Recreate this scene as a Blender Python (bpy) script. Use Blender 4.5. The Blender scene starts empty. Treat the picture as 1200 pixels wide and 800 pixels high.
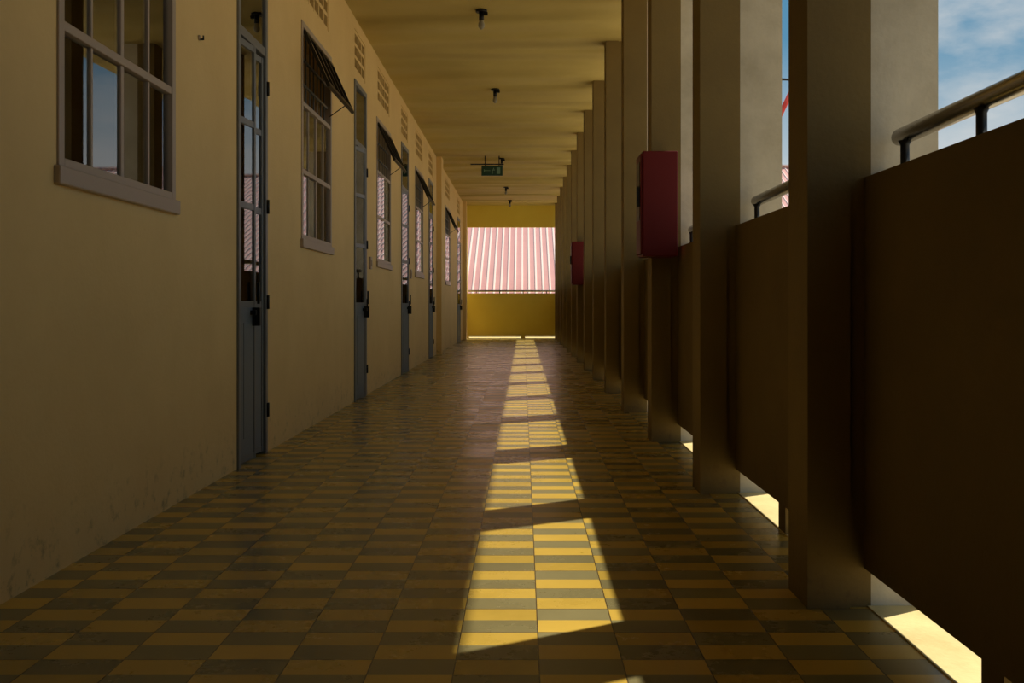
import bpy, math, random
from mathutils import Vector
random.seed(4)
S = bpy.context.scene
COL = S.collection

# ---------------------------------------------------------------- materials
def newmat(name):
    m = bpy.data.materials.new(name); m.use_nodes = True
    nt = m.node_tree
    return m, nt, nt.nodes["Principled BSDF"]

def simple(name, col, rough=0.5, metal=0.0, spec=0.5):
    m, nt, b = newmat(name)
    b.inputs["Base Color"].default_value = (*col, 1)
    b.inputs["Roughness"].default_value = rough
    b.inputs["Metallic"].default_value = metal
    b.inputs["Specular IOR Level"].default_value = spec
    return m

def plaster(name, c1, c2, scale=1.5, rough=0.75, bump=0.15, grime=None, spec=0.3, wave=0):
    m, nt, b = newmat(name)
    N, L = nt.nodes, nt.links
    tc = N.new("ShaderNodeTexCoord")
    n1 = N.new("ShaderNodeTexNoise"); n1.inputs["Scale"].default_value = scale
    n1.inputs["Detail"].default_value = 8; n1.inputs["Roughness"].default_value = 0.65
    L.new(tc.outputs["Object"], n1.inputs["Vector"])
    mx = N.new("ShaderNodeMix"); mx.data_type = 'RGBA'
    mx.inputs[6].default_value = (*c1, 1); mx.inputs[7].default_value = (*c2, 1)
    rp = N.new("ShaderNodeMapRange"); rp.inputs[1].default_value = 0.35; rp.inputs[2].default_value = 0.7
    L.new(n1.outputs["Fac"], rp.inputs[0]); L.new(rp.outputs[0], mx.inputs[0])
    out = mx.outputs[2]
    if grime:
        sp = N.new("ShaderNodeSeparateXYZ"); L.new(tc.outputs["Object"], sp.inputs[0])
        h = N.new("ShaderNodeMapRange"); h.inputs[1].default_value = 0.0; h.inputs[2].default_value = 0.30
        h.inputs[3].default_value = 0.62; h.inputs[4].default_value = 0.0
        L.new(sp.outputs[2], h.inputs[0])
        n2 = N.new("ShaderNodeTexNoise"); n2.inputs["Scale"].default_value = 14
        n2.inputs["Detail"].default_value = 10; n2.inputs["Roughness"].default_value = 0.75
        L.new(tc.outputs["Object"], n2.inputs["Vector"])
        r2 = N.new("ShaderNodeMapRange"); r2.inputs[1].default_value = 0.54; r2.inputs[2].default_value = 0.66
        L.new(n2.outputs["Fac"], r2.inputs[0])
        mu = N.new("ShaderNodeMath"); mu.operation = 'MULTIPLY'
        L.new(h.outputs[0], mu.inputs[0]); L.new(r2.outputs[0], mu.inputs[1])
        m2 = N.new("ShaderNodeMix"); m2.data_type = 'RGBA'
        L.new(mu.outputs[0], m2.inputs[0]); L.new(out, m2.inputs[6]); m2.inputs[7].default_value = (*grime, 1)
        out = m2.outputs[2]
    L.new(out, b.inputs["Base Color"])
    b.inputs["Roughness"].default_value = rough
    b.inputs["Specular IOR Level"].default_value = spec
    nb = N.new("ShaderNodeTexNoise"); nb.inputs["Scale"].default_value = 60; nb.inputs["Detail"].default_value = 5
    L.new(tc.outputs["Object"], nb.inputs["Vector"])
    bp = N.new("ShaderNodeBump"); bp.inputs["Strength"].default_value = bump; bp.inputs["Distance"].default_value = 0.01
    L.new(nb.outputs["Fac"], bp.inputs["Height"])
    if wave:
        # long bump undulations, added to give the ceiling light and dark bands
        mp = N.new("ShaderNodeMapping"); mp.inputs["Scale"].default_value = (.25, 1.1, 1)
        L.new(tc.outputs["Object"], mp.inputs[0])
        nw = N.new("ShaderNodeTexNoise"); nw.inputs["Scale"].default_value = 1.0; nw.inputs["Detail"].default_value = 1.0
        L.new(mp.outputs[0], nw.inputs["Vector"])
        b2 = N.new("ShaderNodeBump"); b2.inputs["Strength"].default_value = 1.0; b2.inputs["Distance"].default_value = wave
        L.new(nw.outputs["Fac"], b2.inputs["Height"]); L.new(b2.outputs[0], bp.inputs["Normal"])
    L.new(bp.outputs[0], b.inputs["Normal"])
    return m

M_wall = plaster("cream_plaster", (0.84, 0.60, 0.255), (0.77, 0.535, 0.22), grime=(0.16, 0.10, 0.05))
M_pillar = plaster("shaded_pillar_plaster", (0.22, 0.15, 0.05), (0.18, 0.12, 0.04), grime=(0.10, 0.06, 0.03))  # cream plaster with the corridor-side shade put into its base colour
M_parapet = plaster("shaded_parapet_plaster", (0.18, 0.12, 0.038), (0.145, 0.095, 0.03), grime=(0.08, 0.05, 0.02))  # base colour darkened to carry the shade on the parapet's inner face
M_end = plaster("end_lit_yellow_plaster", (0.92, 0.74, 0.12), (0.87, 0.67, 0.09))  # plaster colour raised to carry the bounced light at the corridor end
M_ceil = plaster("ceiling_plaster", (0.60, 0.47, 0.165), (0.52, 0.40, 0.135), scale=0.9, wave=.9)
M_white = plaster("exterior_white_plaster", (0.68, 0.61, 0.48), (0.48, 0.42, 0.31), scale=3)
M_ledge = plaster("concrete_ledge", (0.85, 0.70, 0.34), (0.68, 0.54, 0.24), scale=5)
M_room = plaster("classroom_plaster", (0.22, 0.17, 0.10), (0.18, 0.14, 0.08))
M_frame = simple("window_frame_paint", (0.44, 0.34, 0.25), 0.45)
M_door = simple("door_frame_paint", (0.17, 0.175, 0.175), 0.4)
M_panel = simple("door_panel_paint", (0.17, 0.19, 0.205), 0.45)
M_black = simple("black_metal", (0.02, 0.02, 0.02), 0.4, 0.6)
M_steel = simple("stainless_steel", (0.42, 0.39, 0.34), 0.25, 1.0)
M_red = simple("red_enamel", (0.13, 0.006, 0.005), 0.5, spec=.25)
M_redcr = simple("crane_red", (0.75, 0.06, 0.03), 0.5)
M_green = simple("exit_green", (0.01, 0.06, 0.045), 0.4)
M_signw = simple("exit_symbol", (0.20, 0.34, 0.29), 0.5)
M_bulb = simple("frosted_bulb", (0.30, 0.28, 0.22), 0.3)
M_vent_shade = simple("vent_shade", (0.006, 0.005, 0.004), 0.9, spec=0.0)  # near-black colour standing for the shade inside open vent holes

def curtainmat():
    m = plaster("curtain_cloth", (0.50, 0.33, 0.15), (0.40, 0.26, 0.11), scale=4, rough=0.9)
    nt = m.node_tree; N, L = nt.nodes, nt.links
    b = N["Principled BSDF"]; o = [n for n in N if n.type == 'OUTPUT_MATERIAL'][0]
    t = N.new("ShaderNodeBsdfTranslucent"); t.inputs[0].default_value = (.45, .27, .10, 1)
    mx = N.new("ShaderNodeMixShader"); mx.inputs[0].default_value = .45
    L.new(b.outputs[0], mx.inputs[1]); L.new(t.outputs[0], mx.inputs[2]); L.new(mx.outputs[0], o.inputs[0])
    return m
M_curt = curtainmat()

def glassmat():
    m = bpy.data.materials.new("window_glass"); m.use_nodes = True
    nt = m.node_tree; N, L = nt.nodes, nt.links
    N.clear()
    o = N.new("ShaderNodeOutputMaterial")
    tr = N.new("ShaderNodeBsdfTransparent"); tr.inputs[0].default_value = (0.80, 0.81, 0.79, 1)
    gl = N.new("ShaderNodeBsdfGlossy"); gl.inputs["Roughness"].default_value = 0.01
    gl.inputs["Color"].default_value = (0.97, 0.97, 0.97, 1)
    fr = N.new("ShaderNodeFresnel"); fr.inputs[0].default_value = 2.2
    mx = N.new("ShaderNodeMixShader")
    L.new(fr.outputs[0], mx.inputs[0]); L.new(tr.outputs[0], mx.inputs[1]); L.new(gl.outputs[0], mx.inputs[2])
    L.new(mx.outputs[0], o.inputs[0])
    return m
M_glass = glassmat()

def floormat():
    m, nt, b = newmat("cement_tiles")
    N, L = nt.nodes, nt.links
    tc = N.new("ShaderNodeTexCoord"); sp = N.new("ShaderNodeSeparateXYZ")
    L.new(tc.outputs["Object"], sp.inputs[0])
    def math(op, a, bb=None, c=None):
        n = N.new("ShaderNodeMath"); n.operation = op
        for i, v in enumerate((a, bb, c)):
            if v is None: continue
            if isinstance(v, (int, float)): n.inputs[i].default_value = v
            else: L.new(v, n.inputs[i])
        return n.outputs[0]
    u = math('MULTIPLY_ADD', sp.outputs[0], 5.0, 100 - 0.19)
    v = math('MULTIPLY_ADD', sp.outputs[1], 10.0, 200.0)
    fu, fv = math('FLOOR', u), math('FLOOR', v)
    par = math('MODULO', math('ADD', fu, fv), 2.0)
    v2 = math('FLOOR', math('MULTIPLY', v, 0.5))
    cb = N.new("ShaderNodeCombineXYZ"); L.new(fu, cb.inputs[0]); L.new(v2, cb.inputs[1])
    wn = N.new("ShaderNodeTexWhiteNoise"); wn.noise_dimensions = '2D'; L.new(cb.outputs[0], wn.inputs["Vector"])
    nz = N.new("ShaderNodeTexNoise"); nz.inputs["Scale"].default_value = 3.0; nz.inputs["Detail"].default_value = 9
    nz.inputs["Roughness"].default_value = 0.7
    L.new(tc.outputs["Object"], nz.inputs["Vector"])
    mx = N.new("ShaderNodeMix"); mx.data_type = 'RGBA'
    mx.inputs[6].default_value = (0.55, 0.365, 0.062, 1); mx.inputs[7].default_value = (0.215, 0.185, 0.085, 1)
    L.new(par, mx.inputs[0])
    hv = N.new("ShaderNodeHueSaturation"); L.new(mx.outputs[2], hv.inputs["Color"])
    val = math('MULTIPLY_ADD', wn.outputs["Value"], 0.34, 0.58)
    val = math('MULTIPLY_ADD', nz.outputs["Fac"], 0.50, val)
    L.new(val, hv.inputs["Value"])
    def edge(f, w):
        fr = math('FRACT', f)
        d = math('MINIMUM', fr, math('SUBTRACT', 1.0, fr))
        return math('LESS_THAN', d, w)
    g = math('MAXIMUM', edge(u, 0.008), edge(math('MULTIPLY', v, 0.5), 0.010))
    m2 = N.new("ShaderNodeMix"); m2.data_type = 'RGBA'
    L.new(g, m2.inputs[0]); L.new(hv.outputs[0], m2.inputs[6]); m2.inputs[7].default_value = (0.08, 0.055, 0.025, 1)
    L.new(m2.outputs[2], b.inputs["Base Color"])
    r = math('MULTIPLY_ADD', nz.outputs["Fac"], 0.30, 0.09)
    r = math('MULTIPLY_ADD', wn.outputs["Value"], 0.08, r)
    L.new(r, b.inputs["Roughness"])
    b.inputs["Specular IOR Level"].default_value = 0.5
    bp = N.new("ShaderNodeBump"); bp.inputs["Strength"].default_value = 0.4; bp.inputs["Distance"].default_value = 0.002
    hh = math('MULTIPLY_ADD', wn.outputs["Value"], 0.3, math('SUBTRACT', nz.outputs["Fac"], g))
    L.new(hh, bp.inputs["Height"]); L.new(bp.outputs[0], b.inputs["Normal"])
    return m
M_floor = floormat()

M_roof = plaster("pink_roof_paint", (0.70, 0.37, 0.35), (0.62, 0.31, 0.30), scale=0.6, rough=0.6, bump=0)
M_ridge = plaster("pale_roof_rib", (0.92, 0.74, 0.68), (0.86, 0.68, 0.62), scale=0.6, rough=0.6, bump=0)  # ribs paler than the sheet between them
M_bldg = plaster("building_plaster", (0.7, 0.62, 0.5), (0.6, 0.5, 0.4), scale=0.4)
M_ground = plaster("courtyard_concrete", (0.64, 0.54, 0.37), (0.54, 0.45, 0.30), scale=0.3)  # unseen ground, colour raised to bounce sunlight up onto the ceiling

# ---------------------------------------------------------------- mesh helpers
def meshobj(name, verts, faces, mats, fm=None, parent=None, smooth=False, bevel=0):
    me = bpy.data.meshes.new(name); me.from_pydata(verts, [], faces); me.update()
    for m in mats: me.materials.append(m)
    if fm:
        for p, i in zip(me.polygons, fm): p.material_index = i
    if smooth:
        for p in me.polygons: p.use_smooth = True
    o = bpy.data.objects.new(name, me); COL.objects.link(o)
    if parent: o.parent = parent
    if bevel:
        b = o.modifiers.new("bevel", 'BEVEL'); b.width = bevel; b.segments = 2; b.limit_method = 'ANGLE'
    return o

def boxes(name, bl, mats, parent=None, bevel=0):
    V, F, fm = [], [], []
    for b in bl:
        x0, x1, y0, y1, z0, z1 = b[:6]; mi = b[6] if len(b) > 6 else 0
        n = len(V)
        V += [(x0,y0,z0),(x1,y0,z0),(x1,y1,z0),(x0,y1,z0),(x0,y0,z1),(x1,y0,z1),(x1,y1,z1),(x0,y1,z1)]
        for f in ((0,3,2,1),(4,5,6,7),(0,1,5,4),(1,2,6,5),(2,3,7,6),(3,0,4,7)):
            F.append(tuple(n+i for i in f)); fm.append(mi)
    return meshobj(name, V, F, mats, fm, parent, bevel=bevel)

def tube(name, p0, p1, r, mat, parent=None, seg=20, dome=0.0, rings=None):
    p0, p1 = Vector(p0), Vector(p1); ax = p1 - p0; Ln = ax.length; ax.normalize()
    up = Vector((0,0,1)) if abs(ax.z) < .9 else Vector((1,0,0))
    a = ax.cross(up).normalized(); b = ax.cross(a)
    if rings is None:
        if dome:
            rings = [(0, r*0.35), (dome*.25/Ln, r*.72), (dome*.6/Ln, r*.93), (dome/Ln, r),
                     (1-dome/Ln, r), (1-dome*.6/Ln, r*.93), (1-dome*.25/Ln, r*.72), (1, r*.35)]
        else:
            rings = [(0, r), (1, r)]
    V, F = [], []
    for t, rr in rings:
        c = p0 + ax*(t*Ln)
        for i in range(seg):
            an = 2*math.pi*i/seg
            V.append(tuple(c + (a*math.cos(an)+b*math.sin(an))*rr))
    for k in range(len(rings)-1):
        for i in range(seg):
            j = (i+1) % seg
            F.append((k*seg+i, (k+1)*seg+i, (k+1)*seg+j, k*seg+j))
    F.append(tuple(range(seg))); F.append(tuple((len(rings)-1)*seg+i for i in reversed(range(seg))))
    o = meshobj(name, V, F, [mat], parent=parent)
    for p in o.data.polygons:
        if len(p.vertices) == 4: p.use_smooth = True
    return o

def empty(name, loc=(0,0,0)):
    e = bpy.data.objects.new(name, None); COL.objects.link(e); e.empty_display_size = .1
    return e

def hinge_about(o, px, py, s):
    """swing a mesh's vertices about the vertical axis through (px,py) by angle s"""
    c, sn = math.cos(s), math.sin(s)
    for v in o.data.vertices:
        x, y = v.co.x-px, v.co.y-py
        v.co.x = px + x*c + y*sn; v.co.y = py - x*sn + y*c

# ---------------------------------------------------------------- dimensions
XL, H, YE, YB = -1.49, 3.40, 25.5, -1.2
XP0, XP1, XPO = 0.80, 0.965, 1.175    # pillar inner face, parapet plane, pillar outer face
XPM = .985                             # where the pillar turns from shade-darkened cream to exterior white
PY0, DP, PL = 2.80, 1.70, 0.20
PT = 1.215                             # parapet height
XO = 1.30                              # floor slab edge
XR = 1.78                              # roof slab edge
XC = -5.0                              # classroom outer wall
PTH = .075                             # parapet thickness

boxes("floor", [(XL-0.15, XP1+.01, YB, YE+0.15, -0.25, 0)], [M_floor])
boxes("trim_4", [(XP1+.01, XO, YB, YE+.15, -.25, .004)], [M_ledge])
boxes("ceiling", [(XL-0.15, XR, YB, YE+0.14, H, H+0.2)], [M_ceil])

# openings on the left wall
WIN = [(3.19, 4.24), (6.69, 7.71), (10.12, 11.17), (13.70, 14.80), (19.05, 20.25)]
DOOR = [(1.75, 2.37), (5.19, 5.76), (8.78, 9.42), (12.16, 12.88), (15.70, 16.40), (22.5, 23.4)]
WZ0, WZ1, DZ = 1.27, 2.76, 2.84
VZ0, VZ1 = 2.94, 3.30
ops = []
vents = []
for a, b in WIN: ops.append((a, b, WZ0, WZ1)); vents.append((a+.08, b-.08))
for a, b in DOOR: ops.append((a, b, 0, DZ)); vents.append((a+.02, b-.02))
for a, b in vents: ops.append((a, b, VZ0, VZ1))
cuts = sorted({YB, YE} | {o[0] for o in ops} | {o[1] for o in ops})
bl = []
for y0, y1 in zip(cuts, cuts[1:]):
    zs = sorted((o[2], o[3]) for o in ops if o[0] <= y0+1e-6 and o[1] >= y1-1e-6)
    z = 0
    for a, b in zs:
        if a > z: bl.append((XL-.15, XL, y0, y1, z, a))
        z = b
    if z < H: bl.append((XL-.15, XL, y0, y1, z, H))
boxes("wall_left", bl, [M_wall])
boxes("trim_1", [(XL, XL+.09, 17.1, 17.45, 0, H)], [M_wall])
boxes("trim_2", [(XL, XL+.09, 24.5, 24.8, 0, H)], [M_wall])
boxes("wall_back", [(XL-.15, XO, YB-.15, YB, -.25, H)], [M_pillar])  # unseen, set close behind the camera to darken the near corridor
boxes("light_blocker_right", [(XP1, XP1+.22, YB, 1.66, 0.004, H)], [M_parapet])  # unseen wall added to block sun and sky from the nearest bays

# ventilation blocks
for n, (a, b) in enumerate(vents):
    w = b-a; nc = max(3, round(w/0.19)); nr = 3
    bb = [(XL-.07, XL-.05, a, b, VZ0, VZ1, 1)]  # backing sheet coloured dark as the shade in the holes
    t = .03
    for i in range(nc+1):
        y = a + (w-t)*i/nc; bb.append((XL-.05, XL-.004, y, y+t, VZ0, VZ1, 0))
    for j in range(nr+1):
        z = VZ0 + (VZ1-VZ0-t)*j/nr; bb.append((XL-.049, XL-.006, a, b, z, z+t, 0))
    boxes("ventilation_block", bb, [M_wall, M_vent_shade])

# windows
for n, (a, b) in enumerate(WIN):
    e = empty("window_%d" % (n+1))
    fw = .03; x0, x1 = XL-.045, XL+.008
    z_rows = [WZ0+.05, 1.76, 2.22, WZ1]
    fr = [(x0, x1, a-.01, a+fw, WZ0+.03, WZ1+.01), (x0, x1, b-fw, b+.01, WZ0+.03, WZ1+.01),
          (x0, x1, a+fw, b-fw, WZ1-fw, WZ1+.01), (x0, x1, a+fw, b-fw, WZ0+.03, WZ0+.03+fw)]
    for z in z_rows[1:3]: fr.append((x0+.004, x1-.004, a+fw, b-fw, z-.016, z+.016))
    w = b-a
    for i in (1, 2, 3):
        y = a + w*i/4; t = .014 if i == 2 else .008
        fr.append((XL-.026, XL-.004, y-t, y+t, WZ0+.05, 2.20))
    boxes("frame", fr, [M_frame], e, bevel=.003)
    boxes("sill", [(XL-.1, XL+.022, a-.03, b+.03, WZ0-.03, WZ0+.03)], [M_frame], e, bevel=.005)
    tilt = (.02, .03, .15, .13, .10)[n]
    for i in range(4):
        ya_ = a + w*i/4 + (.02 if i == 0 else .004)
        g = boxes("glass", [(XL-.018, XL-.015, ya_, a+w*(i+1)/4-.004, WZ0+.05, 2.21)], [M_glass], e)
        hinge_about(g, XL-.016, (ya_+a+w*(i+1)/4)/2, tilt)
    # top-hung transom leaf tilted out into the corridor
    zt, zb, xo = WZ1-.05, 2.33, .17
    dx, dz = xo, zb-zt
    V, F, fm = [], [], []
    def slab(y0, y1, s0, s1, th, mi):
        nn = len(V); nx, nz = -dz, dx; l = math.hypot(nx, nz); nx, nz = nx/l*th, nz/l*th
        for y in (y0, y1):
            for s, k in ((s0, -1), (s1, -1), (s1, 1), (s0, 1)):
                V.append((XL+.01+dx*s+nx*k, y, zt+dz*s+nz*k))
        for f in ((0,1,2,3),(7,6,5,4),(0,4,5,1),(1,5,6,2),(2,6,7,3),(3,7,4,0)):
            F.append(tuple(nn+i for i in f)); fm.append(mi)
    slab(a+.03, b-.03, 0, .09, .012, 0); slab(a+.03, b-.03, .91, 1, .012, 0)
    for i in range(5):
        y = a+.03 + (w-.06-.03)*i/4; slab(y, y+.03, .09, .91, .011, 0)
    slab(a+.04, b-.04, .05, .95, .003, 1)
    meshobj("transom_leaf", V, F, [M_black, M_glass], fm, e)
    bars = []
    for i in range(1, 8):
        y = a + w*i/8; bars.append((XL-.03, XL-.02, y-.005, y+.005, 2.22, WZ1-fw))
    for z in (2.37, 2.54): bars.append((XL-.032, XL-.018, a+fw, b-fw, z-.008, z+.008))
    boxes("security_bars", bars, [M_door], e)
    tube("stay_arm", (XL, b-.05, 2.30), (XL+.14, b-.05, 2.40), .004, M_black, e, 8)
    # curtain inside: gathered cloth with arched tied-back gaps
    V, F = [], []
    K, R = 120, 40
    ya, yb_ = a-.1, b+.75
    for i in range(K+1):
        y = ya + (yb_-ya)*i/K
        for j in range(R+1):
            z = 1.0 + 1.9*j/R
            am = .035 - .015*j/R
            V.append((XL-.24+am*math.sin(y*42+math.sin(y*9)*2), y, z))
    for i in range(K):
        y = ya + (yb_-ya)*(i+.5)/K
        for j in range(R):
            z = 1.0+1.9*(j+.5)/R
            cut = False
            for c, hw, top in ((a+1.30, .085, 1.88), (a+1.55, .09, 1.84)):
                if abs(y-c) < hw and z < top - .35*((y-c)/hw)**2: cut = True
            if n == 1 : cut = False
            if cut: continue
            q = i*(R+1)+j
            F.append((q, q+R+1, q+R+2, q+1))
    if n < 2:
        meshobj("curtain", V, F, [M_curt], parent=e, smooth=True)

# doors (narrow two-leaf metal doors, slightly ajar; steel panel below, glazed above)
for n, (a, b) in enumerate(DOOR):
    e = empty("door_%d" % (n+1))
    x0, x1 = XL-.06, XL+.012; fw = .035; mid = (a+b)/2
    fr = [(x0, x1, a-.01, a+fw, 0, DZ+.01), (x0, x1, b-fw, b+.01, 0, DZ+.01), (x0, x1, a+fw, b-fw, DZ-fw, DZ+.01),
          (x0, x1-.004, a+fw, b-fw, 2.28, 2.33)]
    boxes("frame", fr, [M_door], e, bevel=.003)
    ajar = (.07, .10, .20, .18, .14, .13)[n]
    for c, d, piv in ((a+fw+.004, mid-.003, a+fw), (mid+.003, b-fw-.004, b-fw)):
        s = .022; xb, xf = XL-.022, XL-.002
        lf = [(xb, xf, c, c+s, .015, 2.27), (xb, xf, d-s, d, .015, 2.27)]
        for z in (.015, .84, 1.37, 1.82, 2.235): lf.append((xb, xf-.002, c+s, d-s, z, z+.035))
        o1 = boxes("leaf_frame", lf, [M_door], e, bevel=.002)
        o2 = boxes("lower_panel", [(xb+.004, xf-.004, c+s, d-s, .05, .84), (xb+.002, xf-.001, c+s+.05, d-s-.05, .14, .76)], [M_panel], e, bevel=.002)
        o3 = boxes("glass", [(xb+.009, xb+.012, c+.004, d-.004, .87, 2.24)], [M_glass], e)
        for o_ in (o1, o2, o3): hinge_about(o_, XL-.012, piv, ajar)
    g = boxes("transom_glass", [(XL-.015, XL-.012, a+.03, b-.03, 2.33, DZ-.03)], [M_glass], e)
    hinge_about(g, XL-.014, mid, .05)
    px = x1-.02+(mid-a)*math.sin(ajar)
    boxes("latch", [(px-.02, px+.02, mid-.08, mid-.01, .80, .825), (px-.02, px+.035, mid-.05, mid-.026, .74, .84)], [M_black], e, bevel=.003)
    tube("handle", (px+.02, mid-.02, .86), (px+.02, mid-.02, .98), .008, M_black, e, 10)
    for z in (.25, .87, 1.42, 2.1):
        tube("hinge", (x1+.004, b-.012, z-.04), (x1+.004, b-.012, z+.04), .010, M_black, e, 10)

# classrooms behind the left wall, with windows on their far side and end
cw = [(XC-.2, XC, YB, YE, 0, .9), (XC-.2, XC, YB, YE, 3.15, H), (XC-.2, XC, 21.3, YE, .9, 3.15), (XC-.2, XC, YB, 8.6, .9, 3.15)]
for y in (11.2, 14.2, 17.2, 20.2): cw.append((XC-.2, XC, y-.12, y+.12, .9, 3.15))
for y in (9.9, 12.7, 15.7, 18.7): cw.append((XC-.12, XC-.08, y-.03, y+.03, .9, 3.15))
cw += [(XC, XL-.15, YE, YE+.15, 0, .95), (XC, XC+.15, YE, YE+.15, .95, H), (XL-.25, XL-.15, YE, YE+.15, .95, H),
       (XC, XL-.15, YB-.15, YB, 0, H)]
for x in (-3.85, -2.75): cw.append((x-.04, x+.04, YE+.04, YE+.1, .95, H))
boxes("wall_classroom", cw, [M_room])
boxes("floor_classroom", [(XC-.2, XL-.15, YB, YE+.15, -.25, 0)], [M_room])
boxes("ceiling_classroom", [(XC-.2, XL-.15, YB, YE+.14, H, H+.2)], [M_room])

# pillars, parapets, rails
pil = [PY0+DP*k for k in range(0, 14)]
pil = [y for y in pil if y < YE-.3]
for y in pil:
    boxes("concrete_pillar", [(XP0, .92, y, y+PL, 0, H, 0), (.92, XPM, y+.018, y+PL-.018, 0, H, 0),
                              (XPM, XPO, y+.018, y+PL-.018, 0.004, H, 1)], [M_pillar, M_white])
segs = [(1.66-PL+.018, pil[0])] + list(zip(pil, pil[1:]+[YE]))
SH = .11
for k, (p, q) in enumerate(segs):
    a, b = p+PL-.018, (q+.018 if q < YE else YE)
    m = (a+b)/2 if k else b-.75
    if b-a < .3: continue
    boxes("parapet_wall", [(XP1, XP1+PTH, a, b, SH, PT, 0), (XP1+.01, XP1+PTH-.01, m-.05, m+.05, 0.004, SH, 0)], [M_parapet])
    e = empty("handrail")
    xr, zr = XP1+.078, 1.318
    tube("rail", (xr, a+.03, zr), (xr, b-.045, zr), .024, M_steel, e, 24, dome=.02)
    for y in (a+.14, (a+b)/2, b-.13):
        tube("post", (xr-.012, y, PT), (xr-.012, y, zr-.02), .011, M_black, e, 12,
             rings=[(0, .022), (.07, .022), (.1, .012), (.85, .012), (1, .018)])

# end wall
zt, zb = 2.84, 1.15
boxes("wall_end", [(XL, XP1+.11, YE, YE+.12, zt, H), (XL, XP1+.11, YE, YE+.12, .07, zb),
                   (XL, XL+.06, YE, YE+.12, zb, zt), (XP1, XPO, YE, YE+.12, zb, zt),
                   (XL, XL+.1, YE, YE+.12, 0, .07), (-.05, .05, YE, YE+.12, 0, .07)], [M_end])
e = empty("handrail")
tube("rail", (XL+.07, YE+.05, zb+.06), (XP1-.01, YE+.05, zb+.06), .024, M_steel, e, 16, dome=.01)
for x in (-1.2, -.6, 0, .6): tube("post", (x, YE+.05, zb), (x, YE+.05, zb+.05), .012, M_black, e, 10)
boxes("trim_3", [(XL-.15, XO, YE+.15, YE+.9, -.25, 0)], [M_ledge])

# fire cabinets on the pillars
for y in (PY0+DP*2, PY0+DP*7):
    e = empty("fire_hose_cabinet")
    a, b, z0, z1 = y-.25, y-.004, 1.145, 1.775
    boxes("body", [(.715, .925, a, b, z0, z1)], [M_red], e, bevel=.006)
    boxes("door_leaf", [(.703, .716, a+.012, b-.012, z0+.015, z1-.015)], [M_red], e, bevel=.003)
    boxes("door_glass", [(.700, .7035, a+.05, b-.05, z0+.22, z1-.06)], [M_black], e)
    boxes("pull", [(.682, .704, a+.03, a+.045, z0+.3, z0+.42)], [M_black], e, bevel=.002)

# ceiling lamps
for y, x in ((1.5, -.36), (5.2, -.36), (8.6, -.36), (11.75, -.33), (17.3, -.37), (21.5, -.37), (24.2, -.32)):
    e = empty("ceiling_light")
    tube("base", (x, y, H), (x, y, H-.02), .05, M_black, e, 20)
    tube("socket", (x, y, H-.02), (x, y, H-.09), .022, M_black, e, 16)
    tube("bulb", (x, y, H-.085), (x, y, H-.17), .03, M_bulb, e, 20,
         rings=[(0, .016), (.2, .02), (.45, .028), (.7, .028), (.88, .018), (1, .006)])
    boxes("bracket", [(x-.005, x+.055, y-.012, y+.012, H-.045, H-.02)], [M_black], e)

# exit sign
e = empty("exit_sign")
y = 17.0; xc = -.53
boxes("body", [(xc-.18, xc+.18, y, y+.04, 3.06, 3.23)], [M_green], e, bevel=.004)
boxes("mount_bar", [(xc-.37, xc+.2, y+.01, y+.03, 3.245, 3.265)], [M_black], e)
tube("rod", (xc-.12, y+.02, 3.22), (xc-.12, y+.02, H), .008, M_black, e, 8)
tube("rod", (xc+.12, y+.02, 3.22), (xc+.12, y+.02, H), .008, M_black, e, 8)
sy = y-.003
sb = [(xc-.14, xc-.03, sy, y+.002, 3.14, 3.15), (xc-.14, xc-.125, sy, y+.002, 3.125, 3.165),
      (xc+.0, xc+.012, sy, y+.002, 3.09, 3.15), (xc+.0, xc+.05, sy, y+.002, 3.15, 3.162), (xc+.02, xc+.034, sy, y+.002, 3.168, 3.19),
      (xc+.08, xc+.14, sy, y+.002, 3.09, 3.2)]
boxes("symbol", sb, [M_signw], e)

# small wall hook plate
e = empty("wall_hook")
tube("plate", (XL, 4.57, 2.08), (XL+.008, 4.57, 2.08), .012, M_frame, e, 10)
boxes("hook", [(XL+.005, XL+.025, 4.566, 4.574, 2.07, 2.076), (XL+.02, XL+.025, 4.566, 4.574, 2.07, 2.09)], [M_black], e)
for y in (9.62, 13.1):
    boxes("light_switch", [(XL, XL+.02, y, y+.09, 1.2, 1.32, 0), (XL+.02, XL+.026, y+.025, y+.065, 1.23, 1.29, 0)], [M_frame], bevel=.003)

# ---------------------------------------------------------------- outside
boxes("courtyard_ground", [(-60, 90, -60, 160, -3.8, -3.6)], [M_ground])
e = empty("neighboring_building")
rx0, rx1 = -18.0, 28.0; y0, z0, y1, z1 = 27.2, .75, 38.0, 6.1
boxes("body", [(rx0+.5, rx1-.5, 28.2, 47.8, -3.6, 1.0)], [M_bldg], e)
V, F, fm = [], [], []
pitch = .20; n = int((rx1-rx0)/pitch); prof = []
for i in range(n):
    x = rx0+i*pitch
    prof += [(x, 0), (x+.13, 0), (x+.15, .035), (x+.18, .035)]
prof.append((rx1, 0))
for side in (0, 1):
    base = len(V); ya = y0 if side == 0 else 2*y1-y0
    for x, h in prof: V += [(x, ya, z0+h), (x, y1, z1+h)]
    for i in range(len(prof)-1):
        f = (base+2*i, base+2*i+2, base+2*i+3, base+2*i+1)
        F.append(f if side == 0 else f[::-1]); fm.append(1 if prof[i][1] > 0 or prof[i+1][1] > 0 else 0)
meshobj("corrugated_roof", V, F, [M_roof, M_ridge], fm, e)
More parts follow.
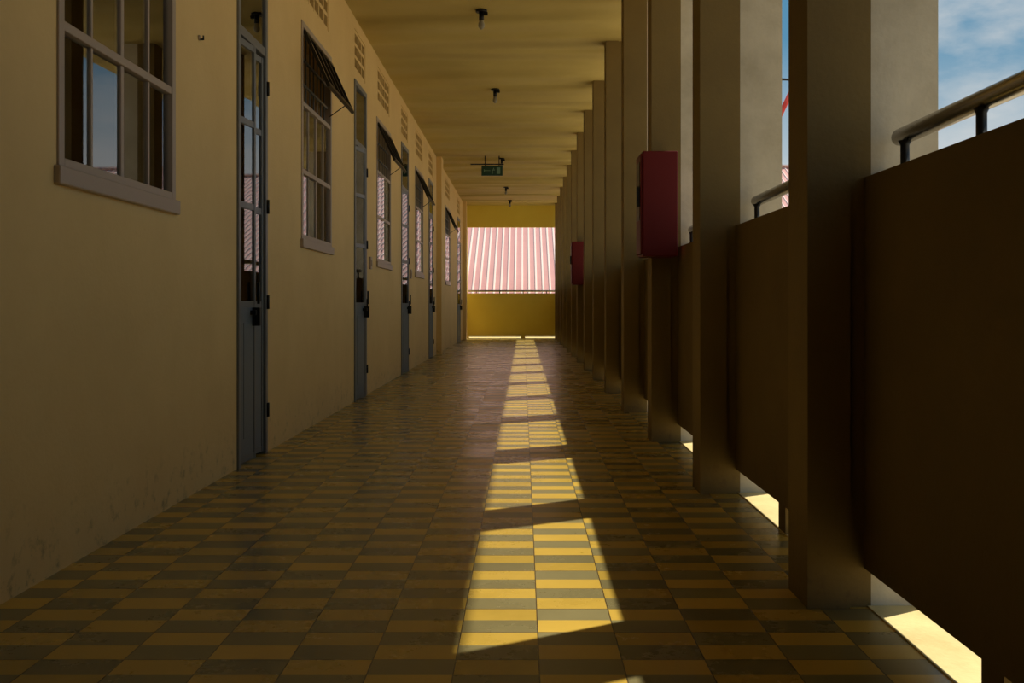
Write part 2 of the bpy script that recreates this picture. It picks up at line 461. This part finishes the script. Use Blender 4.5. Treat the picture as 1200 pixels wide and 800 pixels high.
meshobj("gable", [(rx1-.6, 28, .9), (rx1-.6, 48, .9), (rx1-.6, 38, 5.9), (rx0+.6, 28, .9), (rx0+.6, 48, .9), (rx0+.6, 38, 5.9)], [(0,1,2),(3,5,4)], [M_bldg], parent=e)
boxes("ridge_cap", [(rx0, rx1, y1-.15, y1+.15, z1+.02, z1+.08)], [M_ridge], e)

e = empty("construction_crane")
mx, my = 14.3, 60.0
lat = []
for sx in (-.4, .4):
    for sy_ in (-.4, .4):
        lat.append((mx+sx-.06, mx+sx+.06, my+sy_-.06, my+sy_+.06, -3.6, 10.6))
for k in range(12):
    z = -3+k*1.15
    lat += [(mx-.4, mx+.4, my-.44, my-.36, z, z+.1), (mx-.4, mx+.4, my+.36, my+.44, z, z+.1),
            (mx-.44, mx-.36, my-.4, my+.4, z, z+.1), (mx+.36, mx+.44, my-.4, my+.4, z, z+.1)]
boxes("mast", lat, [M_redcr], e)
tube("jib", (mx+.3, my, 10.4), (16.4, my, 14.2), .15, M_redcr, e, 8)
tube("jib_tip", (15.2, my, 14.45), (16.55, my, 14.4), .07, M_black, e, 8)
tube("stay", (16.5, my, 14.4), (16.1, my, 12.6), .07, M_black, e, 8)

# ---------------------------------------------------------------- light
sd = bpy.data.lights.new("sun", 'SUN'); sd.energy = 4.9; sd.angle = math.radians(.7); sd.color = (1.0, .92, .75)
so = bpy.data.objects.new("sun", sd); COL.objects.link(so)
so.rotation_euler = Vector((-1, -.58, -1.76)).to_track_quat('-Z', 'Y').to_euler()
so.location = (8, 8, 14)

w = bpy.data.worlds.new("sky"); S.world = w; w.use_nodes = True
nt = w.node_tree; N, L = nt.nodes, nt.links
bg = N["Background"]
tc = N.new("ShaderNodeTexCoord"); sp = N.new("ShaderNodeSeparateXYZ"); L.new(tc.outputs["Generated"], sp.inputs[0])
cr = N.new("ShaderNodeValToRGB")
els = cr.color_ramp.elements
els[0].position = 0.0; els[0].color = (.68, .70, .70, 1)
els[1].position = 1.0; els[1].color = (.05, .14, .28, 1)
x = els.new(.12); x.color = (.50, .58, .62, 1)
x = els.new(.25); x.color = (.10, .28, .44, 1)
L.new(sp.outputs[2], cr.inputs[0])
nz = N.new("ShaderNodeTexNoise"); nz.inputs["Scale"].default_value = 4.5; nz.inputs["Detail"].default_value = 8; nz.inputs["Roughness"].default_value = .55
mp = N.new("ShaderNodeMapping"); mp.inputs["Scale"].default_value = (1, 1, 2.4); mp.inputs["Location"].default_value = (1.7, .2, .5)
L.new(tc.outputs["Generated"], mp.inputs[0]); L.new(mp.outputs[0], nz.inputs["Vector"])
r = N.new("ShaderNodeMapRange"); r.inputs[1].default_value = .48; r.inputs[2].default_value = .66; r.inputs[4].default_value = .85
L.new(nz.outputs["Fac"], r.inputs[0])
mx_ = N.new("ShaderNodeMix"); mx_.data_type = 'RGBA'; L.new(r.outputs[0], mx_.inputs[0]); L.new(cr.outputs[0], mx_.inputs[6]); mx_.inputs[7].default_value = (.66, .67, .66, 1)
L.new(mx_.outputs[2], bg.inputs[0]); bg.inputs[1].default_value = 1.0

S.view_settings.view_transform = 'Standard'
S.view_settings.look = 'None'
S.view_settings.exposure = 0.0

# ---------------------------------------------------------------- camera
cd = bpy.data.cameras.new("camera"); cd.sensor_width = 36
cd.lens = 35.0; cd.shift_x = -13/1200; cd.shift_y = -43/1200
cd.clip_end = 500
co = bpy.data.objects.new("camera", cd); COL.objects.link(co)
co.location = (0, 0, .855); co.rotation_euler = (math.radians(90), 0, 0)
S.camera = co
